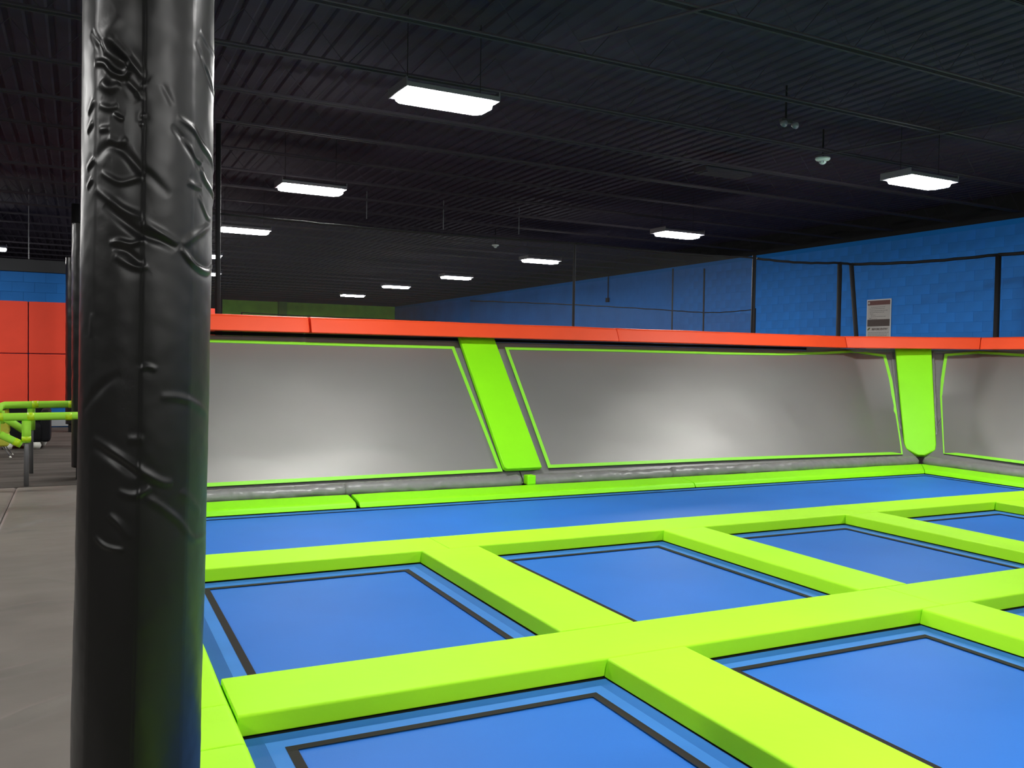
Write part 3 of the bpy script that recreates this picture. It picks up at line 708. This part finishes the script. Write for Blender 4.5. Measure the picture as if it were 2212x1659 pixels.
def padded_column(cx, cy, R, zb, zt, label, fine, seed=0):
    t = thing('padded_column', (cx, cy, zb), label, 'column')
    th0 = -.134; H_ = R/.177
    if fine:
        T = np.concatenate([np.linspace(-PI, -1.62, 22, endpoint=False), np.linspace(-1.62, 1.62, 230, endpoint=False), np.linspace(1.62, PI, 22, endpoint=False)])
        Z = np.concatenate([np.linspace(zb, .25, 30, endpoint=False), np.linspace(.25, 2.66, 640, endpoint=False), np.linspace(2.66, zt, 40)])
    else:
        T = np.linspace(-PI, PI, 60, endpoint=False); Z = np.linspace(zb, zt, 130)
    TT, ZZ = np.meshgrid(T, Z, indexing='ij')
    k = PI/4; ph = ((TT-th0) % k)-k/2
    octo = R*math.cos(k/2)/np.cos(ph)*1.012
    soft = np.minimum(octo, R*1.0)*.30+R*.99*.70
    rad = soft
    Sx = TT*.177; D = np.zeros_like(TT)
    if fine:
        for a, wpx, pts in RIDGES:
            w_ = wpx*.00125*1.05; best = np.full(TT.shape, 9.0)
            P = [(q[0]*.177, q[1]) for q in pts]
            L = sum(math.hypot(P[i+1][0]-P[i][0], P[i+1][1]-P[i][1]) for i in range(len(P)-1)); acc = 0; tt = np.zeros(TT.shape)
            # smooth the polyline with a Catmull-Rom
            Q = []
            for i in range(len(P)-1):
                p0, p1, p2, p3 = P[max(0, i-1)], P[i], P[i+1], P[min(len(P)-1, i+2)]
                for j in range(5):
                    s = j/5
                    Q.append(tuple(.5*((2*p1[c])+(-p0[c]+p2[c])*s+(2*p0[c]-5*p1[c]+4*p2[c]-p3[c])*s*s+(-p0[c]+3*p1[c]-3*p2[c]+p3[c])*s**3) for c in (0, 1)))
            Q.append(P[-1]); nQ = len(Q)-1
            for i in range(nQ):
                ax, az = Q[i]; bx, bz = Q[i+1]; dx, dz = bx-ax, bz-az; l2 = dx*dx+dz*dz+1e-12
                s = np.clip(((Sx-ax)*dx+(ZZ-az)*dz)/l2, 0, 1)
                d = np.hypot(Sx-(ax+s*dx), ZZ-(az+s*dz)); b = d < best
                best = np.where(b, d, best); tt = np.where(b, (i+s)/nQ, tt)
            env = np.clip(np.sin(np.clip(tt, 0, 1)*PI), 0, 1)**.6
            D += a*.0062*env*(np.exp(-(best/w_)**2)-.38*np.exp(-(best/(2.4*w_))**2))
        D += -.0007*np.exp(-((TT-th0)/.012)**2)
        lo = np.zeros_like(D)
        for i in range(TT.shape[0]):
            for j in range(0, TT.shape[1]):
                if i % 2 == 0 and j % 2 == 0:
                    lo[i, j] = noise.noise(Vector((Sx[i, j]*9, ZZ[i, j]*5, 3.0)))*.0022+noise.noise(Vector((Sx[i, j]*26, ZZ[i, j]*22, 8.0)))*.0007
        lo[1::2, ::2] = lo[0:-1:2, ::2][:lo[1::2, ::2].shape[0]]; lo[:, 1::2] = lo[:, 0:-1:2][:, :lo[:, 1::2].shape[1]]
        kk = np.array([1, 2, 3, 2, 1.])/9
        lo = np.apply_along_axis(lambda r: np.convolve(r, kk, 'same'), 1, lo); lo = np.apply_along_axis(lambda r: np.convolve(r, kk, 'same'), 0, lo)
        D += lo
    else:
        for i in range(TT.shape[0]):
            for j in range(TT.shape[1]):
                D[i, j] = noise.noise(Vector((Sx[i, j]*8+seed, ZZ[i, j]*6, seed)))*.006+abs(noise.noise(Vector((Sx[i, j]*16+ZZ[i, j]*9, ZZ[i, j]*12, seed+2))))*.004
    rr = rad+D*H_
    X = cx+rr*np.sin(TT)+((ZZ-1.35)*.0105+.007*np.clip(1-((ZZ-1.6)/1.1)**2, 0, 1) if fine else 0); Y = cy-rr*np.cos(TT)
    nT, nZ = TT.shape
    V = np.stack([X-cx, Y-cy, ZZ-zb], -1).reshape(-1, 3)
    F = []
    for i in range(nT):
        i2 = (i+1) % nT
        for j in range(nZ-1): F.append((i*nZ+j, i2*nZ+j, i2*nZ+j+1, i*nZ+j+1))
    F.append(tuple(i*nZ+nZ-1 for i in range(nT))); F.append(tuple(i*nZ for i in range(nT))[::-1])
    me = bpy.data.meshes.new('padding'); me.from_pydata(V.tolist(), [], F); me.materials.append(BLACKV); me.update()
    for p in me.polygons: p.use_smooth = len(p.vertices) == 4
    o = bpy.data.objects.new('padding', me); C.objects.link(o); o.parent = t
    bm = bmesh.new(); tube(bm, [(cx, cy, zt-.0), (cx, cy, 4.41)], .075, 16); obj('steel_post', bm, BLACKM, t, smooth=True)
    bm = bmesh.new(); box(bm, (cx-.12, cy-.12, -.004 if zb > .05 else zb+.001), (cx+.12, cy+.12, max(zb-.002, .004)), .004, 1)
    if zb > .05: obj('base_post', bm, BLACKM, t)
    else: bm.free()
    return t
padded_column(.168, 2.795, .1785, .004, 3.3, 'large padded column wrapped in wrinkled black vinyl in the left foreground', True)
padded_column(.095, 12.1, .172, .14, 3.12, 'black padded column directly behind the foreground column, its top lower than the wall lamps', False, 4)
padded_column(-.055, 19.2, .172, .15, 3.38, 'farthest black padded column, beside the red wall pads', False, 9)

# ================================================================== LEFT SIDE
def mat_piece(x0, x1, y0, y1, ridges, label, seed):
    t = thing('floor_mat', ((x0+x1)/2, y0, -.03), label, 'mat')
    nx, ny = 56, int((y1-y0)*48)
    X = np.linspace(x0, x1, nx+1); Y = np.linspace(y0, y1, ny+1); XX, YY = np.meshgrid(X, Y, indexing='ij'); Zm = np.zeros_like(XX)
    for a, w_, pts in ridges:
        best = np.full(XX.shape, 9.0); n = len(pts)-1; tt = np.zeros_like(XX)
        for i in range(n):
            ax, ay = pts[i]; bx, by = pts[i+1]; dx, dy = bx-ax, by-ay
            s = np.clip(((XX-ax)*dx+(YY-ay)*dy)/(dx*dx+dy*dy), 0, 1); d = np.hypot(XX-ax-s*dx, YY-ay-s*dy)
            b = d < best; best = np.where(b, d, best); tt = np.where(b, (i+s)/n, tt)
        Zm += a*np.exp(-(best/w_)**2)*np.sin(np.clip(tt, .03, .97)*PI)**.5
    for i in range(nx+1):
        for j in range(ny+1):
            Zm[i, j] += noise.noise(Vector((XX[i, j]*1.3+seed, YY[i, j]*2.0, 0)))*.004+noise.noise(Vector((XX[i, j]*3+seed, YY[i, j]*9, 4)))*.0022
    e = np.minimum.reduce([XX-x0, x1-XX, YY-y0, y1-YY]); Zm -= .014*np.exp(-e/.012)
    V = np.stack([XX-(x0+x1)/2, YY-y0, Zm+.03-.004], -1).reshape(-1, 3).tolist(); N = ny+1
    F = [(i*N+j, (i+1)*N+j, (i+1)*N+j+1, i*N+j+1) for i in range(nx) for j in range(ny)]
    edge = [i*N for i in range(nx+1)]+[nx*N+j for j in range(1, ny+1)]+[i*N+ny for i in range(nx-1, -1, -1)]+[j for j in range(ny-1, 0, -1)]
    b0 = len(V); V += [(V[k][0], V[k][1], .001) for k in edge]; m = len(edge)
    F += [(edge[k], b0+k, b0+(k+1) % m, edge[(k+1) % m]) for k in range(m)]; F.append(tuple(range(b0, b0+m)))
    me = bpy.data.meshes.new('cover'); me.from_pydata(V, [], F); me.materials.append(MATV); me.update()
    for k, p in enumerate(me.polygons): p.use_smooth = k < nx*ny
    o = bpy.data.objects.new('cover', me); C.objects.link(o); o.parent = t
mat_piece(-.63, .335, 2.2, 11.5, [(.010, .03, [(-.6, 4.80), (-.34, 4.88), (-.23, 4.92), (-.13, 4.975), (.05, 4.95), (.25, 5.0)]), (-.006, .025, [(-.5, 4.74), (-.23, 4.85), (.05, 4.88)]),
    (.012, .028, [(-.5, 4.02), (-.29, 4.22), (-.19, 4.315), (-.03, 4.43), (.15, 4.5)]), (-.006, .03, [(-.3, 4.12), (-.03, 4.33)]), (.007, .02, [(-.25, 6.85), (-.026, 6.6), (.1, 6.5)]),
    (-.012, .03, [(-.56, 8.75), (-.4, 8.95), (-.28, 9.16), (-.04, 9.17), (.2, 9.25)]), (.008, .03, [(-.56, 8.85), (-.28, 9.25), (.1, 9.27)]), (.009, .03, [(-.5, 9.36), (-.28, 9.62), (-.07, 9.66)]),
    (-.010, .05, [(-.55, 10.2), (-.2, 10.1), (.1, 10.3)]), (.010, .03, [(-.57, 8.6), (-.47, 8.68), (-.3, 8.7)]), (-.012, .06, [(-.4, 10.9), (-.1, 10.8), (.2, 10.95)]), (.006, .03, [(-.6, 6.0), (-.2, 6.15), (.1, 6.1)])],
    'wrinkled grey vinyl floor mat running beside the pillar to the railing', 1)
mat_piece(-1.9, -.636, 2.2, 11.5, [(.008, .03, [(-1.4, 6.0), (-.9, 6.2), (-.7, 6.1)]), (-.01, .04, [(-1.5, 9.0), (-.9, 9.2), (-.66, 9.1)])],
    'grey vinyl floor mat at the left edge beyond the long mat seam', 2)

# foam covered railing
def railing(y, label, extra, xl):
    t = thing('hand_railing', (-.535, y, -.004), label, 'railing')
    def sl(nm, pts, r, m=FOAM, n=14):
        bm = bmesh.new(); tube(bm, pts, r, n); return obj(nm, bm, m, t, smooth=True)
    extra(t, sl)
    return t
def front(t, sl):
    y = 11.56
    sl('foam_rail', [(-2.0, y, .795), (-.84, y, .795), (-.2, y, .80), (.30, y, .805)], .045)
    for x in (-.80, -.49, -.10): sl('tape_band', [(x-.035, y, .796), (x+.035, y, .798)], .0475, YTAPE)
    sl('pipe_post', [(-.535, y, -.004), (-.535, y, .74)], .026, STEEL)
    sl('foam_sleeve', [(-.535, y, .50), (-.535, y, .752)], .048)
    sl('tape_band', [(-.535, y, .515), (-.535, y, .57)], .050, YTAPE)
    sl('foam_sleeve', [(-.835, y, .57), (-.835, y, .752)], .042)
    sl('foam_sleeve', [(-.80, y-.0, .60), (-.582, y-.0, .475)], .042)
    sl('tape_band', [(-.66, y, .5195), (-.60, y, .4855)], .044, YTAPE)
railing(11.56, 'near lime foam handrail with a grey pipe post at the end of the grey mats', front, 0)
def back(t, sl):
    y = 12.75
    sl('foam_rail', [(-.885, 12.52, .80), (-.885, 12.66, .85), (-.83, y, .868), (-.5, y, .872), (0, y, .875), (.30, y, .875)], .045)
    for x in (-.49, -.08): sl('tape_band', [(x-.035, y, .872), (x+.035, y, .874)], .0475, YTAPE)
    sl('pipe_post', [(-.535, y, -.004), (-.535, y, .82)], .024, STEEL)
    sl('foam_sleeve', [(-.535, y, .55), (-.535, y, .822)], .046)
    sl('foam_sleeve', [(-.86, y-.06, .74), (-.62, y-.06, .555)], .046)
    sl('foam_sleeve', [(-.86, y-.06, .64), (-.86, y-.06, .80)], .035)
railing(12.75, 'far lime foam covered handrail behind the near one, ending in a curved elbow', back, 0)

# seats by the left wall
t = thing('lounge_chair', (-.80, 16.2, 0), 'squat black upholstered chair on white feet under the lime railing', 'chair')
def chair_black(t):
    cx, cy = -.80, 16.2
    bm = bmesh.new(); box(bm, (cx-.30, cy-.25, .10), (cx+.30, cy+.30, .40), .07, 4); obj('seat', bm, SEATB, t, smooth=True)
    bm = bmesh.new(); box(bm, (cx-.32, cy+.20, .12), (cx+.32, cy+.42, .72), .09, 4); obj('backrest', bm, SEATB, t, smooth=True)
    for s in (-1, 1):
        bm = bmesh.new(); box(bm, (cx+s*.33-.07, cy-.26, .10), (cx+s*.33+.07, cy+.38, .62), .06, 4); obj('armrest', bm, SEATB, t, smooth=True)
    for x, y in ((cx+.20, cy-.20), (cx-.20, cy-.20), (cx+.26, cy+.30), (cx-.26, cy+.30)):
        bm = bmesh.new(); tube(bm, [(x, y, -.004), (x, y, .05), (x, y, .10)], [.055, .075, .06], 14); obj('foot', bm, WHITEF, t, smooth=True)
chair_black(t)
t = thing('shell_chair', (-1.10, 14.9, 0), 'olive yellow chair with thin splayed metal legs at the left edge', 'chair')
def chair_yellow(t):
    cx, cy = -1.10, 14.9
    bm = bmesh.new()
    def f(u, v):
        a = (u-.5)*2; s = v
        x = cx+a*(.20-.03*s*s); 
        y = cy-.20+.42*min(s/.55, 1)+.06*max(0, (s-.55)/.45); z = .34+.03*a*a+.32*max(0, (s-.5)/.5)**1.1+.03*(1-min(1, s/.2))*-.6
        return Vector((x, y-.05*a*a*max(0, (s-.5)*2), z))
    grid(bm, f, 10, 14)
    r = bmesh.ops.solidify(bm, geom=list(bm.faces), thickness=.018)
    obj('shell', bm, YELLOWC, t, smooth=True)
    bm = bmesh.new(); box(bm, (cx-.19, cy-.19, .16), (cx+.19, cy+.17, .335), .03, 3); obj('skirt', bm, YELLOWC, t, smooth=True)
    for sx in (-1, 1):
        for sy in (-1, 1):
            bm = bmesh.new(); tube(bm, [(cx+sx*.12, cy+sy*.12, .17), (cx+sx*.22, cy+sy*.20, .0)], .008, 8); l = obj('leg', bm, STEEL, t, smooth=True)
            bm = bmesh.new(); tube(bm, [(cx+sx*.21, cy+sy*.192, .017), (cx+sx*.2225, cy+sy*.2025, -.003)], .014, 10); obj('glide', bm, WHITEF, l, smooth=True)
chair_yellow(t)

# ================================================================== SMALL THINGS
# notice board on the blue wall
t = thing('notice_board', (XW-.01, 13.86, 2.3), 'white rules notice with maroon bands on the blue wall above the orange pads', 'sign')
ys0, ys1 = 14.20, 13.54; xs = XW-.016
bm = bmesh.new(); box(bm, (xs, ys1, 1.62), (XW-.006, ys0, 2.99), .002, 1); obj('backing', bm, SIGNW, t)
def flat(nm, m, y0, y1, z0, z1, x=xs-.002, th=.002):
    bm = bmesh.new(); box(bm, (x, min(y0, y1), z0), (x+th, max(y0, y1), z1)); return obj(nm, bm, m, t)
flat('paper', SIGNB, ys0-.03, ys1+.03, 1.65, 2.965)
flat('maroon_band', SIGNR, ys0-.03, ys1+.03, 2.865, 2.963, xs-.004)
flat('dark_band', SIGND, ys0-.03, ys1+.03, 2.40, 2.55, xs-.004)
bm = bmesh.new(); r_ = bmesh.ops.create_circle(bm, segments=20, radius=.027, cap_ends=True)
bmesh.ops.rotate(bm, verts=bm.verts, matrix=Matrix.Rotation(-PI/2, 3, 'Y')); bmesh.ops.translate(bm, verts=bm.verts, vec=(xs-.0052, ys0-.065, 2.915)); obj('round_emblem', bm, SIGNB, t)
bm = bmesh.new()
q = [(ys0-.045, 2.305), (ys0-.035, 2.335), (ys0-.075, 2.372), (ys0-.115, 2.375), (ys0-.10, 2.34)]
bm.faces.new([bm.verts.new((xs-.0042, a, b)) for a, b in q]); obj('leaf_mark', bm, SIGNG, t)
random.seed(12)
bm = bmesh.new()
lines = [(2.835, .12, .50), (2.80, .08, .44), (2.745, .09, .50), (2.705, .09, .46), (2.665, .09, .16), (2.63, .11, .24), (2.59, .11, .48), (2.555, .08, .14)]
for (z, a, b) in [(2.82, .12, .50), (2.785, .08, .44), (2.742, .09, .53), (2.705, .09, .48), (2.672, .10, .18), (2.645, .12, .23), (2.612, .12, .48), (2.583, .08, .15), (2.562, .08, .26)]+[(2.262-.033*k, .06, .60-.03*(k % 3)) for k in range(18)]:
    y = ys0-a
    while y > ys0-b:
        l = random.uniform(.02, .06); box(bm, (xs-.0042, y-l, z-.005), (xs-.002, y, z+.005)); y -= l+.012
props(obj('text_lines', bm, SIGNT, t), kind='stuff')
fc = bpy.data.curves.new('lettering', 'FONT'); fc.body = 'BEFORE ENTRY'; fc.size = .062; fc.extrude = .0008; fc.offset = .0012; fc.align_x = 'CENTER'; fc.align_y = 'CENTER'
tmp = bpy.data.objects.new('lettering_source', fc); C.objects.link(tmp); bpy.context.view_layer.update()
lm = bpy.data.meshes.new_from_object(tmp.evaluated_get(bpy.context.evaluated_depsgraph_get())); bpy.data.objects.remove(tmp)
lm.materials.clear(); lm.materials.append(SIGND)
lo_ = bpy.data.objects.new('lettering', lm); C.objects.link(lo_); lo_.parent = t
lo_.rotation_euler = (PI/2, 0, -PI/2); lo_.location = Vector((xs-.0045, 13.83, 2.335))-world_of(t)

# conduit and box on the blue wall
t = thing('wall_conduit', (XW-.03, 24.9, 3.5), 'thin conduit dropping to a small box on the far blue wall', 'conduit')
bm = bmesh.new(); tube(bm, [(XW-.025, 24.9, 4.36), (XW-.025, 24.9, 3.6)], .016, 8); obj('pipe', bm, DARKW, t)
bm = bmesh.new(); box(bm, (XW-.07, 24.82, 3.48), (XW-.004, 24.98, 3.62), .01, 2); obj('junction_box', bm, DARKW, t)

def detector(x, y, z, label, s=1.0):
    t = thing('smoke_detector', (x, y, z), label, 'detector', 'smoke detectors')
    bm = bmesh.new(); tube(bm, [(x, y, z), (x, y, z-.02*s), (x, y, z-.035*s), (x, y, z-.045*s)], [.098*s, .100*s, .088*s, .06*s], 28); obj('base_plate', bm, WHITEP, t, smooth=True); bm = bmesh.new(); tube(bm, [(x, y, z-.005), (x, y, ZD-.003)], .012, 8); obj('drop_pipe', bm, BLACKM, t)
    bm = bmesh.new(); tube(bm, [(x, y, z-.044*s), (x, y, z-.07*s), (x, y, z-.085*s), (x, y, z-.092*s)], [.052*s, .045*s, .03*s, .012*s], 20); obj('sensor_dome', bm, WHITEP, t, smooth=True)
    for k in range(6):
        a = k*PI/3; bm = bmesh.new(); box(bm, (x+.046*s*math.cos(a)-.004, y+.046*s*math.sin(a)-.004, z-.074*s), (x+.046*s*math.cos(a)+.004, y+.046*s*math.sin(a)+.004, z-.046*s)); obj('cage_rib', bm, GREYP, t)
detector(9.24, 9.20, 4.405, 'pale round smoke detector under the ceiling left of the far right lamp')
detector(9.36, 20.17, 4.405, 'small distant smoke detector above the third lamp of the right row', .9)
t = thing('emergency_light', (7.42, 7.98, 4.405), 'dim twin head emergency light on the black ceiling', 'light')
bm = bmesh.new(); box(bm, (7.34, 7.95, 4.36), (7.50, 8.01, 4.41), .008, 2); obj('body', bm, DARKW, t)
bm = bmesh.new(); tube(bm, [(7.42, 7.98, 4.40), (7.42, 7.98, ZD-.003)], .012, 8); obj('drop_pipe', bm, BLACKM, t)
for s in (-1, 1):
    bm = bmesh.new(); c = Vector((7.42+s*.085, 7.93, 4.335)); tube(bm, [c+Vector((0, .03, .01)), c, c-Vector((0, .03, .01))], [.02, .034, .040], 16); obj('lamp_head', bm, GREYP, t, smooth=True)
t = thing('ceiling_vent', (8.9, 10.9, 4.42), 'dark rectangular vent box between the joists left of the far right lamp', 'vent')
bm = bmesh.new(); box(bm, (8.45, 10.75, 4.44), (9.35, 11.05, 4.52), .01, 1); obj('duct_box', bm, JOIST, t)
for k in range(6):
    bm = bmesh.new(); box(bm, (8.50, 10.77+k*.045, 4.425), (9.30, 10.79+k*.045, 4.439)); obj('louvre', bm, JOIST, t)
for i, (x, y, z1, z0, l) in enumerate([(5.08, 16.98, 4.797, 4.26, 'short light hanging rod on the dark ceiling, left of three'), (6.75, 17.11, 4.797, 4.20, 'short light hanging rod on the dark ceiling, middle of three'),
        (8.45, 17.03, 4.797, 4.22, 'short light hanging rod on the dark ceiling, right of three'), (-.905, 20.3, 4.797, 3.40, 'long pale hanging rod above the dark cap of the left wall')]):
    bm = bmesh.new(); tube(bm, [(x, y, z0), (x, y, z1)], .009, 8)
    props(obj('hanging_rod', bm, HOUSE if i == 3 else GREYP), l, 'rod')
